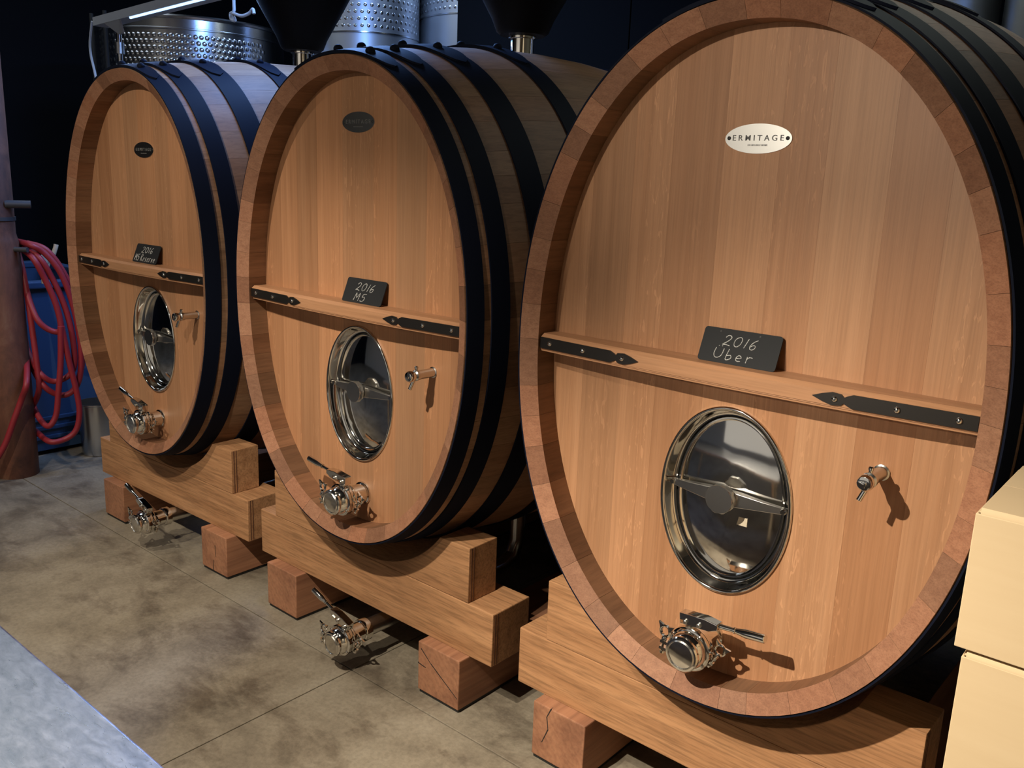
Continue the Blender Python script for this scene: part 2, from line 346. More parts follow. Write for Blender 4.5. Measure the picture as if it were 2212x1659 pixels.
def butterfly_valve(parent, x, z, y_base, y_front, lever, stem, grip_len=0.058, pipe=None):
    """sanitary butterfly valve along -y with end cap, clamps and lever"""
    L = y_base-y_front; O = (x, y_base, z); A = (0, -1, 0)
    V = empty('butterfly_valve', (0, 0, 0)); V.parent = parent
    V['label'] = 'stainless butterfly valve with end cap and lever'
    MB().lathe(O, A, [(0.043, -0.02), (0.043, 0.004), (0.041, 0.008), (0.036, 0.010), (0.036, L-0.086)], 32).build('ferrule', M['chrome'], V)
    def clamp(d0, r, side):      # d0: distance behind the front
        y0 = L-d0
        mb = MB(); mb.lathe(O, A, [(r-0.010, y0-0.017), (r-0.003, y0-0.016), (r, y0-0.012), (r, y0-0.005), (r-0.003, y0-0.001), (r-0.010, y0)], 36)
        sd = Vector(side).normalized(); tg = Vector((sd.z, 0, -sd.x)); c = Vector(O)+Vector(A)*(y0-0.0085)+sd*(r+0.006)
        if tg.z < 0: tg = -tg
        for k in (-1, 1): mb.obox(c+tg*(0.009*k), sd*0.011, Vector((0, 0.0065, 0)), tg*0.004)
        wing_nut(mb, c+sd*0.004, tg, (-tg.z, 0, tg.x))
        return mb.build('clamp', M['chrome'], V)
    clamp(0.074, 0.047, (0.9, 0, -0.44))
    MB().lathe(O, A, [(0.036, L-0.076), (0.050, L-0.072), (0.057, L-0.069), (0.058, L-0.066), (0.058, L-0.057), (0.055, L-0.0565)], 40).build('body_half', M['chrome'], V)
    MB().lathe(O, A, [(0.055, L-0.0555), (0.058, L-0.055), (0.058, L-0.045), (0.055, L-0.042), (0.050, L-0.041), (0.047, L-0.030), (0.040, L-0.022), (0.036, L-0.018)], 40).build('body_half', M['chrome'], V)
    for k in range(4):
        q = PI/4+0.2+k*PI/2; c = Vector(O)+Vector(A)*(L-0.043)+Vector((math.cos(q)*0.0525, 0, math.sin(q)*0.0525))
        MB().lathe(c, A, [(0.0055, -0.004), (0.0055, 0.003), (0.003, 0.005)], 10).build('body_bolt', M['satin'], V)
    clamp(0.004, 0.046, (-0.97, 0, 0.10))
    MB().lathe(O, A, [(0.040, L-0.016), (0.040, L-0.006), (0.0355, L-0.001), (0.0345, L-0.004), (0.0, L-0.0045)], 40, caps=False).build('end_cap', M['satin'], V)
    s_ = Vector((stem[0], 0, stem[1])).normalized(); l = Vector((lever[0], 0, lever[1])).normalized(); c0 = Vector(O)+Vector(A)*(L-0.056); yv = Vector((0, 1, 0))
    MB().lathe(c0+s_*0.052, s_, [(0.014, 0), (0.014, 0.009), (0.009, 0.011), (0.009, 0.020)], 16).build('stem', M['satin'], V)
    hb = MB(); cb = c0+s_*0.080
    poly = [cb-l*0.024-s_*0.015, cb+l*0.058-s_*0.016, cb+l*0.082-s_*0.008, cb+l*0.082+s_*0.007, cb+l*0.046+s_*0.0145, cb-l*0.024+s_*0.0145]
    hb.prism([p-yv*0.0145 for p in poly], yv*0.029); hd = hb.build('lever', M['chrome'], V, bevel=0.002)
    MB().lathe(cb+l*0.080, l, [(0.0068, 0), (0.0062, 0.036), (0.0062, 0.040), (0.0085, 0.0405), (0.0085, 0.044), (0.0065, 0.045), (0.0085, 0.056), (0.0112, 0.070), (0.0112, 0.062+grip_len), (0.0095, 0.064+grip_len)], 18).build('lever_grip', M['chrome'], V)
    for q in (-0.006, 0.032): MB().lathe(cb-yv*0.0145+l*q-s_*0.006, -yv, [(0.006, 0), (0.006, 0.005), (0.004, 0.007)], 10).build('lever_screw', M['satin'], V)
    if pipe: MB().tube(pipe, 0.033, 20).build('drain_pipe', M['satin'], V)
    return V

def cask_box(a, b): return a, b
GLYPH = {  # hand-drawn chalk strokes in a unit cell
 '2': [[(0.05,.75),(.2,.95),(.5,1),(.75,.85),(.7,.6),(.4,.3),(0,0),(.4,.03),(.95,-.05)]],
 '0': [[(.5,1),(.15,.8),(.05,.4),(.25,.05),(.6,0),(.9,.3),(.9,.75),(.7,.97),(.45,1)]],
 '1': [[(.65,1),(.35,0)]],
 '6': [[(.8,1),(.4,.75),(.15,.35),(.25,.03),(.6,-.02),(.8,.2),(.7,.42),(.4,.4),(.2,.22)]],
 'M': [[(0,0),(.15,1),(.45,.35),(.85,1),(.95,0)]],
 '5': [[(.9,1),(.35,.95),(.25,.55),(.65,.6),(.8,.3),(.55,.02),(.1,.05)]],
 'U': [[(.05,.95),(0,.4),(.2,.05),(.55,.02),(.85,.3),(.9,.95)],[(.25,1.18),(.27,1.12)],[(.6,1.18),(.62,1.12)]],
 'b': [[(.2,1),(.1,.02),(.5,0),(.75,.2),(.6,.42),(.15,.35)]],
 'e': [[(.1,.28),(.65,.32),(.6,.5),(.3,.55),(.08,.3),(.25,.02),(.7,.05)]],
 'r': [[(.1,.6),(.12,0),(.12,.35),(.4,.58),(.75,.55)]],
 'R': [[(.05,0),(.12,1),(.6,.95),(.65,.65),(.15,.5),(.75,0)]],
 's': [[(.6,.55),(.25,.55),(.2,.38),(.55,.25),(.5,.03),(.08,.03)]],
 'v': [[(.05,.55),(.3,0),(.65,.58)]],
}
def chalk_line(mb, text, x0, x1, z0, h, y, slant=0.12, r=0.0011, dz=0.0):
    cells = [(.55 if c in '1' else .45 if c == ' ' else .85 if c in 'bervs' else 1.0) for c in text]; tot = sum(cells); x = x0; sc = (x1-x0)/tot
    for c, wd in zip(text, cells):
        if c != ' ':
            for st in GLYPH[c]:
                pts = [(x+(u*wd*0.78+v*slant)*sc, y, z0+v*h+dz*(x-x0)) for u, v in st]
                mb.tube(smooth_path(pts, 3), r, 5)
        x += wd*sc

def text_mesh(body, size, spacing, extrude=0.0007):
    cu = bpy.data.curves.new('t', 'FONT'); cu.body = body; cu.size = size; cu.space_character = spacing; cu.align_x = 'CENTER'; cu.align_y = 'CENTER'; cu.extrude = extrude; cu.offset = 0.00004
    o = bpy.data.objects.new('t', cu); COL.objects.link(o); dg = bpy.context.evaluated_depsgraph_get()
    me = bpy.data.meshes.new_from_object(o.evaluated_get(dg)); bpy.data.objects.remove(o); bpy.data.curves.remove(cu); return me
ERM = text_mesh('ERMITAGE', 0.018, 1.55)
_xs = [v.co.x for v in ERM.vertices]; _k = 0.126/(max(_xs)-min(_xs)); _m = (max(_xs)+min(_xs))/2
for v in ERM.vertices: v.co.x = (v.co.x-_m)*_k

def make_cask(idx, x, y, wz, zc, a, b, seams, plate_z, man_z, tap_z, valve_x, valve_z, lever, stem, seed, n_st, label):
    rnd = random.Random(seed)
    C = empty('oval_cask', (x, y, zc), wz)
    tag(C, label, 'cask', 'oval oak casks')
    # ---- staves
    tab = arc_table(a, b); tot = tab[1][-1]
    ws = [rnd.uniform(0.72, 1.3) for _ in range(n_st)]; k = tot/sum(ws); s0 = rnd.uniform(0, 0.1)
    ys = [0.0, 0.027, HEAD, 0.22, 0.42, 0.65, 0.88, 1.12, 1.35, 1.58, 1.78, LEN-HEAD, LEN]
    for wd in ws:
        s1 = s0+wd*k; ta, tb = arc_t(tab, s0+0.00035), arc_t(tab, s1-0.00035)
        if tb < ta: tb += 2*PI
        nseg = 4; tt = [ta+(tb-ta)*i/nseg for i in range(nseg+1)]; m = nseg+1; vs = []; fs = []; mi = []
        for yy in ys:
            for t in tt:
                o = bulge(yy, t)-(0.002 if yy in (0.0, LEN) else 0); px, pz = ell(a, b, t, o); vs.append((px, yy, pz))
            for t in tt:
                inn = -0.048 if yy in (0.0, LEN) else (-0.0465 if yy == 0.027 else bulge(yy, t)-0.048)
                if yy in (HEAD, LEN-HEAD): inn = -0.046
                yi = 0.024 if yy == 0.0 else (LEN-0.024 if yy == LEN else yy)      # the end is cut at a slant
                px, pz = ell(a, b, t, inn); vs.append((px, yi, pz))
        w2 = 2*m
        for r in range(len(ys)-1):
            for i in range(nseg):
                fs.append((r*w2+i, r*w2+i+1, (r+1)*w2+i+1, (r+1)*w2+i)); mi.append(0)
                fs.append((r*w2+m+i, (r+1)*w2+m+i, (r+1)*w2+m+i+1, r*w2+m+i+1)); mi.append(2 if r < 2 else 0)
            fs.append((r*w2, (r+1)*w2, (r+1)*w2+m, r*w2+m)); mi.append(0)
            fs.append((r*w2+nseg, r*w2+m+nseg, (r+1)*w2+m+nseg, (r+1)*w2+nseg)); mi.append(0)
        for r, in ((0,), (len(ys)-1,)):
            for i in range(nseg): fs.append((r*w2+i, r*w2+m+i, r*w2+m+i+1, r*w2+i+1)); mi.append(1)
        mb = MB(); mb.v = vs; mb.f = fs; mb.mi = mi
        v = rnd.uniform(0.72, 1.2); rd = rnd.uniform(-0.06, 0.06)
        mb.build('stave', [M['stave'], M['endgrain'], M['chime']], C, True, 30, (v, v*(1-rd), v*(1-1.6*rd)))
        s0 = s1
    # ---- head boards, cut round the manway
    a2, b2 = a-0.040, b-0.040; mw, mh = 0.172, 0.237
    def zlim(xx):
        q = max(0.0, 1-abs(xx/a2)**NE); return b2*q**(1/NE)
    edges = [-a2+0.002]+seams+[a2-0.002]
    for i in range(len(edges)-1):
        e0, e1 = edges[i]+0.0001, edges[i+1]-0.0001
        xs = sorted(set([e0+(e1-e0)*k/8 for k in range(9)]+[q for q in (-mw, mw) if e0 < q < e1]+[s*mw*c for s in (-1, 1) for c in (0.995, 0.97, 0.9, 0.8) if e0 < s*mw*c < e1]))
        mb = MB()
        def strip(xx, lo, hi):
            vs = []; fs = []; n = len(xx)
            for q, l_, h_ in zip(xx, lo, hi): vs += [(q, HEAD, l_), (q, HEAD, h_), (q, HEAD+0.05, l_), (q, HEAD+0.05, h_)]
            for k in range(n-1):
                p, r = 4*k, 4*k+4
                fs += [(p, r, r+1, p+1), (p+2, p+3, r+3, r+2), (p+1, r+1, r+3, p+3), (p, p+2, r+2, r)]
            fs += [(0, 1, 3, 2), (4*n-4, 4*n-2, 4*n-1, 4*n-3)]; mb.add(vs, fs)
        out1 = [q for q in xs if q <= -mw+1e-9]; ins = [q for q in xs if abs(q) <= mw+1e-9]; out2 = [q for q in xs if q >= mw-1e-9]
        for seg in (out1, out2):
            if len(seg) > 1: strip(seg, [-zlim(q) for q in seg], [zlim(q) for q in seg])
        if len(ins) > 1:
            hh = [mh*math.sqrt(max(0, 1-(q/mw)**2)) for q in ins]
            strip(ins, [man_z+h for h in hh], [zlim(q) for q in ins]); strip(ins, [-zlim(q) for q in ins], [man_z-h for h in hh])
        v = (0.90, 1.06, 0.96, 1.10, 0.88, 1.02)[(i*5+seed) % 6]*rnd.uniform(0.97, 1.03); rd = rnd.uniform(-0.03, 0.06)
        mb.build('head_board', M['head'], C, False, col=(v, v*(1-rd), v*(1-1.8*rd)))
    # rear head (closes the cask)
    MB().prism([(ell(a, b, 2*PI*k/64, -0.05)[0], LEN-HEAD, ell(a, b, 2*PI*k/64, -0.05)[1]) for k in range(64)], (0, -0.04, 0)).build('rear_head', M['stave'], C, False)
    # ---- hoops with lapped, riveted joint
    front = [(0.003, 0.066), (0.095, 0.166), (0.265, 0.360), (0.555, 0.645)]
    hs = front+[(LEN-q1, LEN-q0) for q0, q1 in reversed(front)]
    nseg = 168
    for hi_, (h0, h1) in enumerate(hs):
        vs = []; fs = []
        for k in range(nseg):
            t = 2*PI*k/nseg+0.001
            for (yy, off) in ((h0, 0.0004), (h0, 0.0048), (h1, 0.0048), (h1, 0.0004)):
                px, pz = ell(a, b, t, bulge(yy, t)+off); vs.append((px, yy, pz))
        for k in range(nseg):
            p, r = 4*k, 4*((k+1) % nseg)
            for e in range(4): fs.append((p+e, r+e, r+(e+1) % 4, p+(e+1) % 4))
        H = MB().add(vs, fs).build('hoop', M['hoop'], C, True, 40)
        if hi_ < 5:   # lap plate with rounded end, two rivets
            ym = (h0+h1)/2; hw = (h1-h0)/2*0.98; tl = [PI/2+0.34-0.74*i/26 for i in range(27)]; vs = []; fs = []
            for i, t in enumerate(tl):
                e = i/26; wdt = hw if e < 0.78 else hw*math.sqrt(max(0.0, 1-((e-0.78)/0.22)**2))
                wdt = max(wdt, 0.002)
                for (yy, off) in ((ym-wdt, 0.0046), (ym-wdt, 0.0105), (ym+wdt, 0.0105), (ym+wdt, 0.0046)):
                    px, pz = ell(a, b, t, bulge(yy, t)+off); vs.append((px, yy, pz))
            for i in range(26):
                for e in range(4): fs.append((4*i+e, 4*i+4+e, 4*i+4+(e+1) % 4, 4*i+(e+1) % 4))
            fs += [(0, 1, 2, 3), (104, 107, 106, 105)]
            MB().add(vs, fs).build('lap_plate', M['hoop'], H, True, 40)
            for t in (PI/2+0.03, PI/2-0.20):
                px, pz = ell(a, b, t, bulge(ym, t)+0.009); qx, qz = ell(a, b, t, bulge(ym, t)+0.05); d = Vector((qx-px, 0, qz-pz))
                MB().lathe((px, ym, pz), d, [(0.016, 0), (0.016, 0.006), (0.012, 0.013), (0.005, 0.017)], 14).build('rivet', M['hoop'], H)
    # ---- cross bar, bowed forward, with iron straps
    xe = a-0.0495; mb = MB(); n = 24; vs = []; fs = []
    prof = [(0.0, 0.028), (-0.004, -0.0)]
    def yb(q): return 0.034-0.022*(1-(q/xe)**2)
    for k in range(n+1):
        q = -xe+2*xe*k/n; y0 = yb(q)
        for (dy, zz) in ((0.012, 0.024), (0.0, 0.015), (0.0, -0.0165), (0.0025, -0.0175), (0.001, -0.0195), (0.0035, -0.0205), (0.004, -0.025)): vs.append((q, y0+dy, zz))
        vs += [(q, HEAD-0.0005, -0.025), (q, HEAD-0.0005, 0.024)]
    mcount = 9
    for k in range(n):
        for e in range(mcount): fs.append((k*mcount+e, (k+1)*mcount+e, (k+1)*mcount+(e+1) % mcount, k*mcount+(e+1) % mcount))
    fs += [tuple(range(mcount)), tuple(n*mcount+e for e in range(mcount))[::-1]]
    B = MB().add(vs, fs).build('cross_bar', M['bar'], C, True, 20)
    for sg in (-1, 1):
        pts = [(0.0, 0.0155), (0.245, 0.0155), (0.257, 0.0105), (0.264, 0.0065), (0.270, 0.0125), (0.290, 0.0145), (0.312, 0.0085), (0.334, 0.0)]
        vs = []; fs = []; m = len(pts)
        for dq, hw in pts:
            q = sg*(xe-0.001-dq); yy = yb(q)
            vs += [(q, yy-0.0035, -hw), (q, yy-0.0035, hw), (q, yy+0.001, -hw), (q, yy+0.001, hw)]
        for k in range(m-1):
            p, r = 4*k, 4*k+4; fs += [(p, r, r+1, p+1), (p+2, p+3, r+3, r+2), (p+1, r+1, r+3, p+3), (p, p+2, r+2, r)]
        fs += [(0, 1, 3, 2)]
        MB().add([(u, v, q-0.0005) for u, v, q in vs], fs).build('iron_strap', M['strap'], B, False)
        for dq in (0.036, 0.155, 0.285):
            q = sg*(xe-dq); MB().lathe((q, yb(q)-0.003, -0.0005), (0, -1, 0), [(0.0070, 0), (0.0066, 0.002), (0.0045, 0.0042), (0.0015, 0.005)], 14).build('strap_bolt', M['chrome'], B)
    # ---- manway
    W_ = empty('manway', (0, 0, 0)); W_.parent = C; W_['label'] = 'oval polished stainless manway door'
    sw, sh = 0.181, 0.246
    def ering(prof, name, mat, close=False, nn=72):
        vs = []; fs = []
        for (o, yy) in prof:
            for k in range(nn):
                q = 2*PI*k/nn; vs.append(((sw+o)*math.cos(q), yy, man_z+(sh+o)*math.sin(q)))
        for i in range(len(prof)-1):
            for k in range(nn): fs.append((i*nn+k, i*nn+(k+1) % nn, (i+1)*nn+(k+1) % nn, (i+1)*nn+k))
        if close: fs.append(tuple((len(prof)-1)*nn+k for k in range(nn)))
        return MB().add(vs, fs).build(name, mat, W_, True, 50)
    ering([(0.001, 0.1), (0.001, 0.095), (-0.0015, 0.0915), (-0.005, 0.0910), (-0.0085, 0.093), (-0.0105, 0.098), (-0.013, 0.106), (-0.018, 0.121), (-0.021, 0.1265), (-0.024, 0.1285), (-0.0275, 0.129), (-0.0285, 0.133), (-0.0285, 0.150)], 'frame', M['chrome'])
    ering([(-0.0285, 0.136), (-0.0295, 0.1345), (-0.031, 0.136), (-0.031, 0.160)], 'gasket', M['gasket'])
    ering([(-0.0312, 0.155), (-0.0312, 0.132), (-0.033, 0.1290), (-0.0365, 0.1290), (-0.039, 0.133), (-0.042, 0.1355)]+[(-0.042-(sw-0.043)*q, 0.1355-0.014*(1-(1-q)**2)) for q in (0.1, 0.2, 0.32, 0.45, 0.6, 0.75, 0.9, 0.98)], 'door', M['chrome'], True)
    mb = MB(); xa = 0.158; hubz = man_z+0.012
    for sg in (-1, 1):
        vs = []; fs = []; st = [(0.0, 0.0185, 0.094, 0.116), (0.036, 0.0185, 0.094, 0.116), (0.10, 0.0125, 0.101, 0.117), (xa, 0.0080, 0.110, 0.120)]
        for q, hh, y0, y1 in st: vs += [(sg*q, y0, hubz-hh), (sg*q, y0, hubz+hh), (sg*q, y1, hubz+hh), (sg*q, y1, hubz-hh)]
        for k in range(3):
            for e in range(4): fs.append((4*k+e, 4*k+4+e, 4*k+4+(e+1) % 4, 4*k+(e+1) % 4))
        fs += [(0, 1, 2, 3), (12, 15, 14, 13)]; mb.add(vs, fs)
    mb.build('yoke_bar', M['satin'], W_, True, 30, bevel=0.0015)
    for sg in (-1, 1): MB().lathe((sg*(xa-0.004), 0.104, hubz), (0, 1, 0), [(0.006, 0), (0.008, 0.004), (0.008, 0.022)], 12).build('yoke_pin', M['chrome'], W_)
    prof = [(0.036, 0.0), (0.0385, 0.003), (0.0385, 0.018), (0.034, 0.022), (0.014, 0.024), (0.014, 0.052)]
    vs = []; fs = []; nn = 40
    for r_, d in prof:
        for k in range(nn):
            q = 2*PI*k/nn; rr = r_*(0.955 if (k//2) % 2 and 0.002 < d < 0.021 else 1); vs.append((rr*math.cos(q), 0.070+d, hubz+rr*math.sin(q)))
    for i in range(len(prof)-1):
        for k in range(nn): fs.append((i*nn+k, i*nn+(k+1) % nn, (i+1)*nn+(k+1) % nn, (i+1)*nn+k))
    fs.append(tuple(range(nn))); MB().add(vs, fs).build('hand_knob', M['satin'], W_, True, 30)
    if idx == 3: MB().box(0.028, 0.058, 0.1225, 0.1240, man_z-0.060, man_z-0.038).build('sticker', M['beige'], W_, False)
    # ---- maker's plate
    pl = empty('name_plate', (0, 0, 0)); pl.parent = C; pl['label'] = 'oval engraved maker plate'
    MB().prism([(0.0825*math.cos(2*PI*k/64), HEAD-0.003, plate_z+0.0335*math.sin(2*PI*k/64)) for k in range(64)], (0, 0.003, 0)).build('plate', M['plate'], pl, False)
    lt = bpy.data.objects.new('lettering', ERM.copy()); COL.objects.link(lt); lt.data.materials.clear(); lt.data.materials.append(M['ink']); lt.parent = pl
    lt.location = (0, HEAD-0.0034, plate_z+0.001); lt.rotation_euler = (PI/2, 0, 0)
    mb = MB(); q = -0.024
    while q < 0.024:
        wq = rnd.uniform(0.0012, 0.0028); mb.box(q, q+0.0007, HEAD-0.0035, HEAD-0.0029, plate_z-0.0165, plate_z-0.0128); q += wq
    mb.build('fine_print', M['ink'], pl, False)
    for sg in (-1, 1): MB().lathe((sg*0.0725, HEAD-0.003, plate_z+0.001), (0, -1, 0), [(0.0045, -0.001), (0.0045, 0.001), (0.002, 0.0022)], 12).build('plate_screw', M['gasket'], pl)
    # ---- tasting tap
    T = empty('sample_tap', (0, 0, 0)); T.parent = C; T['label'] = 'small stainless sample tap'; tx = 0.371; O = (tx, HEAD, tap_z)
    MB().lathe(O, (0, -1, 0), [(0.0185, -0.01), (0.0185, 0.003), (0.015, 0.005), (0.015, 0.060), (0.0165, 0.066), (0.0175, 0.074), (0.0175, 0.080), (0.013, 0.084), (0.0125, 0.090)], 24).build('tap_body', M['satin'], T)
    MB().lathe(O, (0, -1, 0), [(0.0125, 0.088), (0.0165, 0.091), (0.0185, 0.098), (0.0180, 0.106), (0.0150, 0.1105), (0.0120, 0.1115), (0.0060, 0.1118), (0.0055, 0.1145), (0.003, 0.115)], 24).build('tap_knob', M['chrome'], T)
    MB().cyl((tx, HEAD-0.084, tap_z-0.012), (tx-0.012, HEAD-0.091, tap_z-0.045), 0.0062, 14).build('spout', M['chrome'], T)
    MB().lathe((tx, HEAD-0.074, tap_z+0.014), (0, 0, 1), [(0.005, 0), (0.005, 0.008), (0.0065, 0.009), (0.0065, 0.014), (0.004, 0.017)], 12).build('tap_screw', M['chrome'], T)
    butterfly_valve(C, valve_x, valve_z, HEAD, -0.052, lever, stem)
    return C

CK = {1: (-1.4517, 0.0094, 0.0121, 1.3441, 0.5981, 0.8454), 2: (0.0, 0.0, -0.0091, 1.338, 0.606, 0.8229), 3: (1.4263, -0.012, -0.0122, 1.3526, 0.6126, 0.8475)}
make_cask(3, *CK[3], [-0.46, -0.335, -0.225, -0.085, 0.055, 0.165, 0.305, 0.43], 0.551, -0.335, -0.165, -0.004, -0.707, (1, 0.10), (-0.10, 1), 31, 44,
          'nearest large oval oak cask with a bright name plate, behind the cardboard boxes')
make_cask(2, *CK[2], [-0.45, -0.347, -0.23, -0.087, 0.075, 0.19, 0.33, 0.45], 0.620, -0.308, -0.166, 0.018, -0.674, (-1, 0.14), (0.14, 1), 12, 44,
          'middle oval oak cask of the row, its valve lever pointing up left')
make_cask(1, *CK[1], [-0.43, -0.31, -0.17, -0.045, 0.08, 0.2, 0.32, 0.44], 0.515, -0.328, -0.168, 0.015, -0.700, (-1, 0.26), (0.26, 1), 5, 44,
          'farthest oval oak cask at left, beside the red hose')

# ------------------------------------------------------------------ stands
def make_stand(i, dx, label):
    x, y, wz, zc, a, b = CK[i]
    R = empty('cask_stand', (x, y, 0), wz); tag(R, label, 'cask stand', 'timber cask stands')
    hf, hl, hu = 0.199, 0.1925, 0.199; z1 = hf+hl; z2 = z1+hu; yl = 0.137
    for (fx) in (-0.590, 0.330):
        v = random.uniform(0.92, 1.06)
        MB().box(fx+dx+0.004, fx+0.196+dx, 0.095, 1.915, 0, 0.012).build('rubber_pad', M['gasket'], R, False)
        MB().box(fx+dx, fx+0.2+dx, 0.089, 1.92, 0.012, hf).build('foot_timber', M['foot'], R, True, 30, (v, v*0.98, v*0.96), bevel=0.004)
    ck = {2: [(0.345, 0.175, 0.395, 0.135), (0.395, 0.135, 0.525, 0.055), (0.330, 0.115, 0.37, 0.11)], 3: [(-0.52, 0.199, -0.535, 0.165), (-0.535, 0.165, -0.528, 0.125), (-0.528, 0.125, -0.55, 0.07)], 1: [(0.42, 0.014, 0.425, 0.065), (0.44, 0.14, 0.445, 0.085)]}[i]
    for (qa, za, qb, zb) in ck:      # drying cracks in the end grain
        d = Vector((qb-qa, 0, zb-za)).normalized(); nn_ = Vector((-d.z, 0, d.x))*0.0022
        p0, p1 = Vector((qa+dx, 0.0882, za)), Vector((qb+dx, 0.0882, zb))
        MB().prism([p0-nn_*0.6, p0+nn_, p1+nn_*0.5, p1-nn_*0.5], (0, 0.012, 0)).build('drying_crack', M['gasket'], R, False)
    for rear in (0, 1):
        def Y(q): return q if not rear else LEN-q
        v = random.uniform(0.95, 1.05)
        MB().box(-0.698+dx, 0.633+dx, *sorted((Y(yl), Y(yl+0.19))), hf, z1).build('lower_beam', M['beam'], R, True, 30, (v, v, v*0.97), bevel=0.004)
        # cradle beam with the round cut-out
        xl, xr = -0.591+dx, 0.519+dx; xc = -0.005; ye = yl+0.14; n = 28
        zb0 = 0.400; zb1 = zc-b-DM*(1-(ye-1)**2)-0.007; half = 0.385
        def arcz(q, zb):
            Rr = (half*half+(z2-zb)**2)/(2*(z2-zb)); return zb+Rr-math.sqrt(max(0, Rr*Rr-(q-xc)**2))
        xs = [xl]+[xc-half+2*half*k/n for k in range(n+1)]+[xr]; vs = []; fs = []
        for q in xs:
            zf = z2 if q in (xl, xr) or abs(q-xc) >= half-1e-6 else arcz(q, zb0); zr = z2 if q in (xl, xr) or abs(q-xc) >= half-1e-6 else arcz(q, zb1)
            vs += [(q, Y(yl), z1+0.0004), (q, Y(yl), max(zf, z1+0.002)), (q, Y(ye), max(zr, z1+0.002)), (q, Y(ye), z1+0.0004)]
        for k in range(len(xs)-1):
            for e in range(4): fs.append((4*k+e, 4*k+4+e, 4*k+4+(e+1) % 4, 4*k+(e+1) % 4))
        fs += [(0, 1, 2, 3), tuple(4*(len(xs)-1)+e for e in (3, 2, 1, 0))]
        v2 = v*random.uniform(0.98, 1.03)
        MB().add(vs, fs).build('cradle_beam', M['beam'], R, True, 30, (v2, v2, v2*0.97), bevel=0.003)
        if not rear:   # laminated edge strips on the beam ends
            for q0, za, zb in ((0.633+dx, hf, z1), (xr, z1, z2)):
                for k in (0.012, 0.024):
                    MB().box(q0-0.002, q0+0.0008, yl+k, yl+k+0.004, za+0.004, zb-0.004).build('lamination_strip', M['foot'], R, False, col=(0.35, 0.3, 0.28))
    return R
make_stand(1, 0.0078, 'timber beam stand carrying the farthest oval cask')
make_stand(2, 0.0, 'timber beam stand carrying the middle oval cask')
make_stand(3, 0.0182, 'timber beam stand carrying the nearest oval cask')

# ------------------------------------------------------------------ drain valves on pipes below two casks
for (dx, dz, yf, lab) in ((-1.425, 0.163, -0.058, 'drain butterfly valve on a pipe below the farthest cask'), (0.029, 0.125, -0.066, 'drain butterfly valve on a pipe below the middle cask')):
    D_ = empty('drain_valve', (dx, yf, 0)); tag(D_, lab, 'valve', 'drain valves under the casks')
    ztop = 0.386 if dx < -1 else 0.402
    butterfly_valve(D_, 0, dz, 0.15, 0.0, (-0.93, 0.32), (0.32, 0.93), pipe=[(0, 0.14, dz), (0, 0.7, dz), (0, 0.95, dz), (0, 1.02, dz+0.03), (0, 1.05, dz+0.1), (0, 1.05, ztop)])

# ------------------------------------------------------------------ chalkboards leaning on the cross bars
def board(i, xc, lines, label):
    x, y, wz, zc, a, b = CK[i]
    R = empty('chalkboard_sign', (x, y, zc), wz); tag(R, label, 'sign', 'chalkboard signs on the cross bars')
    wd, h = 0.203, 0.086; y0, y1, z0 = 0.060, 0.0945, 0.0245
    tl = math.atan2(y1-y0, h); n = 6; r = 0.008; poly = []
    for cx, cz, s0 in ((wd/2-r, h-r, 0), (-wd/2+r, h-r, PI/2), (-wd/2+r, r, PI), (wd/2-r, r, 1.5*PI)):
        for k in range(n+1): q = s0+PI/2*k/n; poly.append((cx+r*math.cos(q), 0, cz+r*math.sin(q)))
    bd = MB().prism(poly, (0, 0.003, 0)).build('slate', M['slate'], R, True, 30)
    mb = MB()
    for ln in lines: chalk_line(mb, *ln)
    ck = mb.build('chalk_writing', M['chalk'], R, True)
    hl = MB()
    for sx in (-0.058, 0.045): hl.lathe((sx, -0.0002, h-0.008), (0, 1, 0), [(0.0022, 0), (0.0022, 0.001)], 10)
    hl_o = hl.build('peg_hole', M['gasket'], R, False)
    for o in (bd, ck, hl_o): o.location = (xc, y0, z0); o.rotation_euler = (-tl, 0, 0)
board(3, 0.014, [('2016', -0.045, 0.048, 0.046, 0.024, -0.0003, 0.2, 0.0011, -0.03), ('Uber', -0.062, 0.050, 0.012, 0.026, -0.0003, 0.1, 0.0010, -0.03)], 'grey chalkboard reading 2016 Über on the nearest cask')
board(2, 0.054, [('2016', -0.045, 0.052, 0.045, 0.026, -0.0003, 0.25, 0.0010, -0.02), ('M5', -0.042, 0.022, 0.008, 0.027, -0.0003, 0.2, 0.0010, -0.02)], 'black chalkboard reading 2016 M5 on the middle cask')
board(1, 0.014, [('2016', -0.046, 0.052, 0.047, 0.026, -0.0003, 0.2, 0.0012, 0), ('M5 Reserve', -0.088, 0.090, 0.008, 0.030, -0.0003, 0.15, 0.0012, 0)], 'small black chalkboard reading 2016 M5 Reserve on the farthest cask')

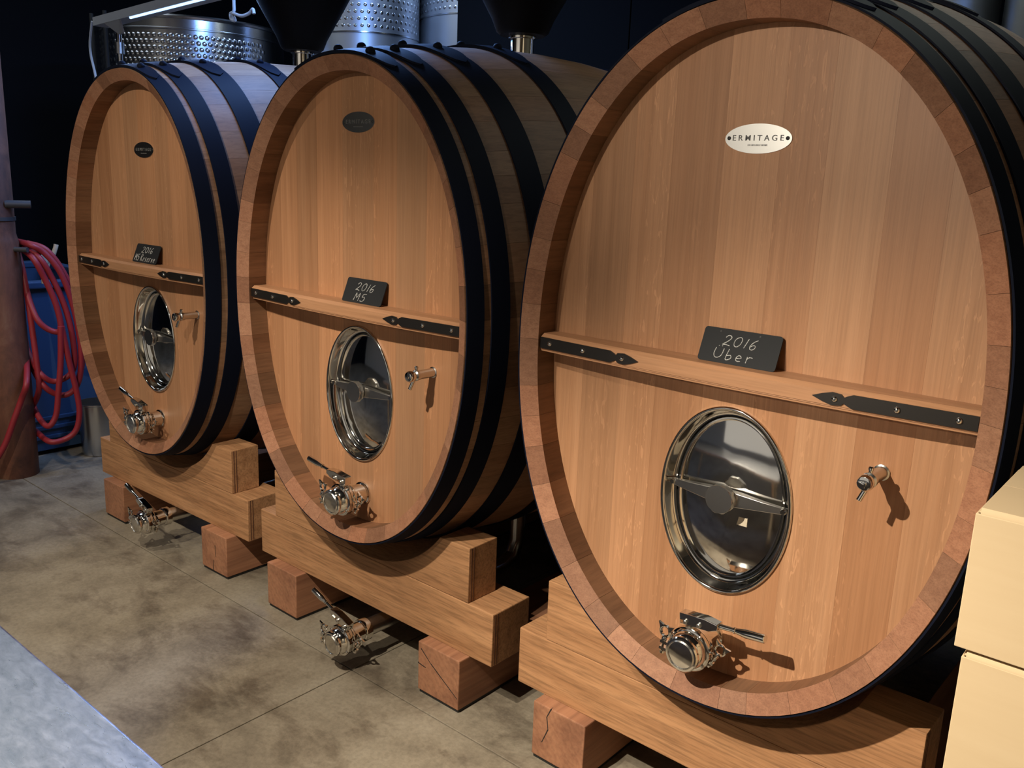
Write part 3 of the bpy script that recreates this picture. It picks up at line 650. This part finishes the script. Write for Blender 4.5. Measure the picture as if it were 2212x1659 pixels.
# ------------------------------------------------------------------ cardboard boxes at right
tops = [(1.300, 1.052), (1.046, 0.792), (0.788, 0.530), (0.526, 0.266), (0.262, 0.0)]
labs = ['topmost cardboard carton of the stack at the right edge', 'second cardboard carton, right under the topmost one', 'third cardboard carton down the stack', 'fourth cardboard carton down the stack', 'bottom cardboard carton of the stack']
for k, (zt, zb) in enumerate(tops):
    x0 = (2.077, 2.090, 2.086, 2.09, 2.085)[k]; x1 = x0+0.42; y0, y1 = -0.352+(0.004 if k else 0), -0.03
    R = empty('cardboard_box', ((x0+x1)/2, (y0+y1)/2, zb)); tag(R, labs[k], 'box', 'cardboard boxes stacked at right')
    hx, hy, h = (x1-x0)/2, (y1-y0)/2, zt-zb; t = 0.004
    MB().box(-hx, hx, -hy, -hy+t, 0, h-0.010).build('front_panel', M['card'], R, False, bevel=0.0015)
    MB().box(-hx, hx, hy-t, hy, 0, h-0.010).build('back_panel', M['card'], R, False, bevel=0.0015)
    for s in (-1, 1): MB().box(*sorted((s*hx, s*(hx-t))), -hy+t, hy-t, 0, h-0.010).build('side_panel', M['card'], R, False, bevel=0.0015)
    MB().box(-hx+t, hx-t, -hy+t, hy-t, 0.0, t).build('bottom_panel', M['card'], R, False)
    fl_ = [(-hy+0.0005, -0.001), (0.001, hy-0.0005)]
    for n_, (q0, q1) in enumerate(fl_):   # top flaps with a rounded fold
        pr = [(q0 if n_ == 0 else q1, h-0.0125), (q0 if n_ == 0 else q1, h-0.006), ((q0+0.005) if n_ == 0 else (q1-0.005), h), (q1 if n_ == 0 else q0, h), (q1 if n_ == 0 else q0, h-t), ((q0+0.006) if n_ == 0 else (q1-0.006), h-0.0125)]
        MB().prism([(-hx+0.007, p, q) for p, q in pr], (2*hx-0.014, 0, 0)).build('top_flap', M['card'], R, True, 40)
    for s in (-1, 1): MB().box(*sorted((s*(hx-0.004), s*(hx-0.12))), -hy+0.006, hy-0.006, h-0.0092, h-0.0062).build('inner_flap', M['card'], R, False)

# ------------------------------------------------------------------ steel table in the foreground
R = empty('steel_table', (0.45, -1.70, 0)); tag(R, 'scuffed sheet steel table top in the lower left corner', 'table')
MB().box(-1.25, 1.05, -0.40, 0.457, 0.772, 0.80).build('table_top', M['table'], R, True, 30, bevel=0.006)
for sx in (-1.18, 0.98):
    for sy in (-0.34, 0.36): MB().cyl((sx, sy, 0), (sx, sy, 0.775), 0.022, 14).build('leg', M['satin'], R)

# ------------------------------------------------------------------ left edge: post, hose, bin, bucket
R = empty('steel_post', (-3.0, 0.03, 0)); tag(R, 'rusty brown steel post at the left edge holding the hose', 'post')
MB().lathe((0, 0, 0), (0, 0, 1), [(0.112, 0), (0.112, 1.34), (0.106, 1.37), (0.100, 1.40), (0.100, 4.19)], 32).build('shaft', M['rust'], R)
MB().cyl((0.085, 0.03, 1.56), (0.135, 0.145, 1.56), 0.022, 14).build('hook_arm', M['darkgrey'], R)
MB().lathe((0, 0, 1.47), (0, 0, 1), [(0.106, 0), (0.106, 0.02)], 32).build('band', M['darkgrey'], R)
MB().cyl((0.07, 0.04, 1.315), (0.155, 0.10, 1.315), 0.014, 12).build('hose_hook', M['darkgrey'], R)
MB().obox((0.1035, -0.045, 1.84), (0.001, -0.0003, 0), (0.012, 0.032, 0), (0, 0, 0.21)).build('paper_notice', M['white'], R, False)
HOSE = [
 [(-2.893,.094,1.346),(-2.873,.149,1.343),(-2.848,.216,1.296),(-2.824,.281,1.194),(-2.808,.324,1.048),(-2.799,.348,.885),(-2.796,.356,.721),(-2.803,.336,.556),(-2.823,.283,.477),(-2.848,.215,.481),(-2.871,.153,.55),(-2.888,.108,.657),(-2.894,.093,.779)],
 [(-2.892,.097,1.328),(-2.86,.183,1.281),(-2.836,.249,1.142),(-2.818,.297,.974),(-2.809,.32,.805),(-2.809,.319,.655),(-2.822,.285,.583),(-2.851,.209,.556),(-2.874,.147,.613),(-2.891,.101,.711),(-2.897,.084,.806)],
 [(-2.872,.093,1.314),(-2.85,.153,1.273),(-2.831,.204,1.146),(-2.816,.243,1.013),(-2.81,.26,.893),(-2.815,.248,.848),(-2.832,.2,.864),(-2.848,.158,.911),(-2.858,.133,.983),(-2.864,.114,1.083),(-2.868,.105,1.187)],
 [(-2.865,.084,1.3),(-2.859,.101,1.188),(-2.854,.113,1.032),(-2.851,.121,.848),(-2.849,.128,.661),(-2.848,.129,.525),(-2.858,.102,.418),(-2.873,.061,.345),(-2.886,.028,.302)],
 [(-2.783,.247,.884),(-2.788,.234,.683),(-2.797,.21,.494),(-2.804,.19,.366),(-2.819,.15,.304),(-2.834,.111,.339),(-2.845,.079,.419),(-2.852,.061,.508)],
 [(-2.79,.255,.882),(-2.782,.278,.678),(-2.774,.301,.511),(-2.77,.31,.371),(-2.78,.285,.261),(-2.801,.227,.214),(-2.829,.152,.209),(-2.853,.087,.239),(-2.87,.042,.275)],
 [(-2.904,.152,1.346),(-2.871,.239,1.309),(-2.844,.314,1.177),(-2.828,.357,1.016),(-2.819,.379,.825),(-2.822,.371,.66),(-2.834,.34,.534)],
 [(-2.808,.036,.824),(-2.8,.057,.705),(-2.804,.047,.586),(-2.815,.018,.49),(-2.831,-.027,.37),(-2.851,-.08,.23),(-2.878,-.153,.109),(-2.90,-.22,.03),(-2.95,-.5,.02)]]
mb = MB()
_n, _t, _c = Vector((0.94, -0.35, 0)), Vector((0.35, 0.94, 0)), Vector((-3.0, 0.03, 0))
for k, h in enumerate(HOSE):       # the loops run on behind the post
    for j, p in enumerate(h):
        q = Vector(p); tt_ = (q-_c).dot(_t)
        if k < 7 or j < 2: q -= _n*(0.20*max(0.0, min(1.0, (0.155-tt_)/0.06)))
        if k == 7 and j == 2: q += _n*0.03
        h[j] = tuple(q)
for h in HOSE: mb.tube(smooth_path(h, 6), 0.0165, 10)
tag(mb.build('rubber_hose', M['hose'], None, True, 60), 'red rubber hose coiled in loops hanging on the post', 'hose')

R = empty('plastic_bin', (-3.85, 0.75, 0)); tag(R, 'large blue plastic bin behind the coiled red hose', 'bin')
bb = MB(); bb.box(-0.60, 0.60, -0.95, -0.91, 0.03, 1.06); bb.box(-0.60, 0.60, 0.06, 0.10, 0.03, 1.06); bb.box(-0.60, -0.56, -0.91, 0.06, 0.03, 1.06); bb.box(0.56, 0.60, -0.91, 0.06, 0.03, 1.06); bb.box(-0.56, 0.56, -0.91, 0.06, 0.03, 0.08)
bb.build('bin_body', M['bluebin'], R, False)
for q in ((-0.63, 0.63, -0.98, -0.90), (-0.63, 0.63, 0.05, 0.13), (-0.63, -0.55, -0.90, 0.05), (0.55, 0.63, -0.90, 0.05)):
    MB().box(*q, 1.045, 1.09).build('rim', M['bluebin'], R, True, 20, bevel=0.010)
for zz in (0.10, 0.16, 0.22): MB().box(0.595, 0.612, -0.93, 0.08, zz, zz+0.025).build('rib', M['bluebin'], R, True, 30, bevel=0.004)
for yy in (-0.8, -0.05): MB().box(-0.55, 0.55, yy-0.08, yy+0.08, 0.0, 0.04).build('skid', M['bluebin'], R, False)

R = empty('steel_bucket', (-3.08, 0.55, 0)); tag(R, 'small stainless steel bucket standing beside the farthest stand', 'bucket')
MB().lathe((0, 0, 0), (0, 0, 1), [(0.098, 0), (0.102, 0.004), (0.113, 0.325), (0.117, 0.330), (0.117, 0.336), (0.110, 0.335), (0.098, 0.012), (0.0, 0.010)], 36, caps=False).build('pail', M['satin'], R)
MB().tube([(0.117*math.cos(q), 0.117*math.sin(q), 0.325-0.05*math.sin((q-0.6)/PI*PI)) for q in [0.6+PI*k/16 for k in range(17)]], 0.003, 6).build('handle', M['satin'], R)

R = empty('scraper', (-2.99, 0.29, 1.105)); tag(R, 'beige plastic scraper standing behind the red hose', 'tool')
MB().prism([(-0.02, -0.06, 0.10), (-0.02, -0.075, 0.155), (0.0, -0.02, 0.17), (0.005, 0.01, 0.14), (0.0, -0.01, 0.065)], (0.012, 0.004, 0)).build('blade', M['beige'], R, True, 30, bevel=0.002)
MB().tube(smooth_path([(0.0, -0.01, 0.115), (0.012, 0.02, 0.15), (0.022, 0.038, 0.20), (0.024, 0.045, 0.225)], 5), 0.013, 10).build('handle', M['beige'], R)
MB().cyl((-0.01, -0.03, 0.0), (-0.01, -0.03, 0.10), 0.010, 10).build('shank', M['beige'], R)

# ------------------------------------------------------------------ strip lamp, its stand, cord, string
R = empty('strip_lamp', (-3.53, 0.9, 2.69)); tag(R, 'grey strip lamp with a blue-white tube above the farthest cask', 'lamp')
R.rotation_euler = (0, -0.036, 0)
MB().prism([(0, 0.0, -0.048), (0, 0.0, 0.002), (0, 0.05, 0.022), (0, 0.10, 0.002), (0, 0.10, -0.048)], (1.65, 0, 0)).build('housing', M['greymetal'], R, False)
MB().cyl((0.46, 0.012, -0.052), (1.6, 0.012, -0.052), 0.0075, 14).build('lamp_tube', M['tube'], R)
MB().prism([(0.14, 0.0, -0.046), (0.34, 0.0, -0.046), (0.32, 0.03, -0.115), (0.27, 0.03, -0.125)], (0, 0.012, 0)).build('bracket', M['greymetal'], R, False)
MB().tube(smooth_path([(-0.008,0,-0.02),(-0.060,0,-.138),(-0.062,0,-.222),(-0.034,0,-.308),(-0.006,0,-.394),(0.02,0.02,-.5),(0.05,0.05,-1.2)], 5), 0.008, 8).build('power_cord', M['white'], R)
R = empty('lamp_stand', (-3.60, 1.1, 0)); tag(R, 'thin steel stand pole rising behind the farthest cask', 'stand')
MB().cyl((0, 0, 0), (0, 0, 2.68), 0.017, 14).build('pole', M['chrome'], R)
MB().lathe((0.02, -0.01, 2.5), (0, 0, 1), [(0.03, 0), (0.03, 0.07)], 16).build('clamp', M['satin'], R)
MB().lathe((0, 0, 0), (0, 0, 1), [(0.16, 0), (0.16, 0.012), (0.03, 0.02)], 24).build('base', M['satin'], R)
o = MB().tube(smooth_path([(-2.70,1.4,4.19),(-2.72,1.4,3.2),(-2.723,1.4,2.802),(-2.727,1.4,2.739),(-2.763,1.4,2.726),(-2.755,1.4,2.693),(-2.715,1.4,2.684),(-2.723,1.39,2.722),(-2.629,1.39,2.701),(-2.565,1.4,2.712),(-2.525,1.4,2.732),(-2.512,1.4,2.705)], 5), 0.010, 8).build('hanging_cord', M['white'], None)
tag(o, 'pale cord with a knotted end hanging from the ceiling', 'cord')

# ------------------------------------------------------------------ funnel caps on the casks' bung holes
for i, lab in ((1, 'black funnel cap with a steel neck on the farthest cask'), (2, 'black funnel cap with a steel neck on the middle cask'), (3, 'black funnel cap with a steel neck on the nearest cask')):
    x, y, wz, zc, a, b = CK[i]
    if i == 3: continue
    R = empty('funnel_cap', (x+0.004-math.sin(wz), y+1.0, zc+b+DM-0.004)); tag(R, lab, 'funnel', 'funnel caps on top of the casks')
    dx = -0.075 if i == 2 else -0.06
    MB().lathe((dx, 0, 0), (0, 0, 1), [(0.052, 0), (0.052, 0.006), (0.047, 0.008), (0.047, 0.074), (0.056, 0.076), (0.056, 0.088)], 28).build('neck', M['chrome'], R)
    MB().lathe((dx, 0, 0.088), (0, 0, 1), [(0.09, 0), (0.105, 0.012), (0.125, 0.06), (0.205, 0.20), (0.270, 0.32), (0.278, 0.36), (0.262, 0.365)], 40).build('bowl', M['blackplastic'], R)
    MB().lathe((dx, 0, 0.45), (0, 0, 1), [(0.262, 0), (0.262, 0.07), (0.22, 0.10), (0.10, 0.13)], 40).build('lid', M['redplastic'], R)

# ------------------------------------------------------------------ stainless tanks in the background
def dimples(R, r, z0, z1, rows, cols, q0, q1, size):
    mb = MB()
    for i in range(rows):
        for j in range(cols):
            q = q0+(q1-q0)*(j+0.5*(i % 2))/cols; z = z0+(z1-z0)*(i+0.5)/rows; c = Vector((r*math.cos(q), r*math.sin(q), z)); nrm = Vector((math.cos(q), math.sin(q), 0))
            mb.lathe(c-nrm*0.004, nrm, [(size, 0.003), (size*0.7, 0.0055), (size*0.3, 0.0068)], 8)
    o = mb.build('dimple_jacket', M['tank'], R, True, 50); o['kind'] = 'stuff'; return o
def tank(x, y, r, h, label, mat, dim=None, bands=()):
    R = empty('stainless_tank', (x, y, 0)); tag(R, label, 'tank', 'stainless tanks at the back')
    MB().lathe((0, 0, 0.25), (0, 0, 1), [(r*0.6, -0.08), (r, 0), (r, h-0.25)], 72).build('shell', M[mat], R, True, 40)
    MB().lathe((0, 0, h), (0, 0, 1), [(r-0.012, -0.02), (r+0.014, -0.014), (r+0.018, 0.0), (r+0.010, 0.012), (r-0.012, 0.012)], 72).build('rim', M['tank'], R, True, 40)
    for z in bands: MB().lathe((0, 0, z), (0, 0, 1), [(r, -0.008), (r+0.007, -0.005), (r+0.007, 0.005), (r, 0.008)], 72, caps=False).build('weld_band', M['tank'], R)
    for k in range(3):
        q = PI/2+2*PI*k/3; MB().cyl((r*0.8*math.cos(q), r*0.8*math.sin(q), 0), (r*0.8*math.cos(q), r*0.8*math.sin(q), 0.27), 0.03, 12).build('leg', M['satin'], R)
    if dim: dimples(R, r, *dim)
    return R
R = tank(-4.58, 2.20, 0.72, 2.87, 'wide open stainless tank with a shiny rim behind the farthest cask', 'tank', (2.28, 2.755, 11, 46, -PI*0.75, PI*0.1, 0.019), (2.785,))
for q in (-1.75, -1.45): MB().cyl((0.76*math.cos(q), 0.76*math.sin(q), 0.4), (0.76*math.cos(q), 0.76*math.sin(q), 2.9), 0.016, 10).build('sight_tube', M['gasket'], R)
tank(-3.42, 3.05, 0.42, 3.6, 'narrow dimpled stainless tank between the two funnel caps', 'tanksatin', (2.86, 3.5, 13, 28, -PI*0.85, PI*0.2, 0.015), (2.84,))
tank(-2.86, 3.95, 0.62, 3.7, 'broad stainless tank beside the black partition wall', 'tanksatin', (3.05, 3.6, 11, 40, -PI*0.85, PI*0.2, 0.015), (3.03,))
tank(0.585, 3.25, 0.55, 3.6, 'plain stainless tank above the nearest cask, left of the pair', 'tanksatin')
tank(1.80, 3.25, 0.62, 3.6, 'plain stainless tank at the top right corner', 'tank')
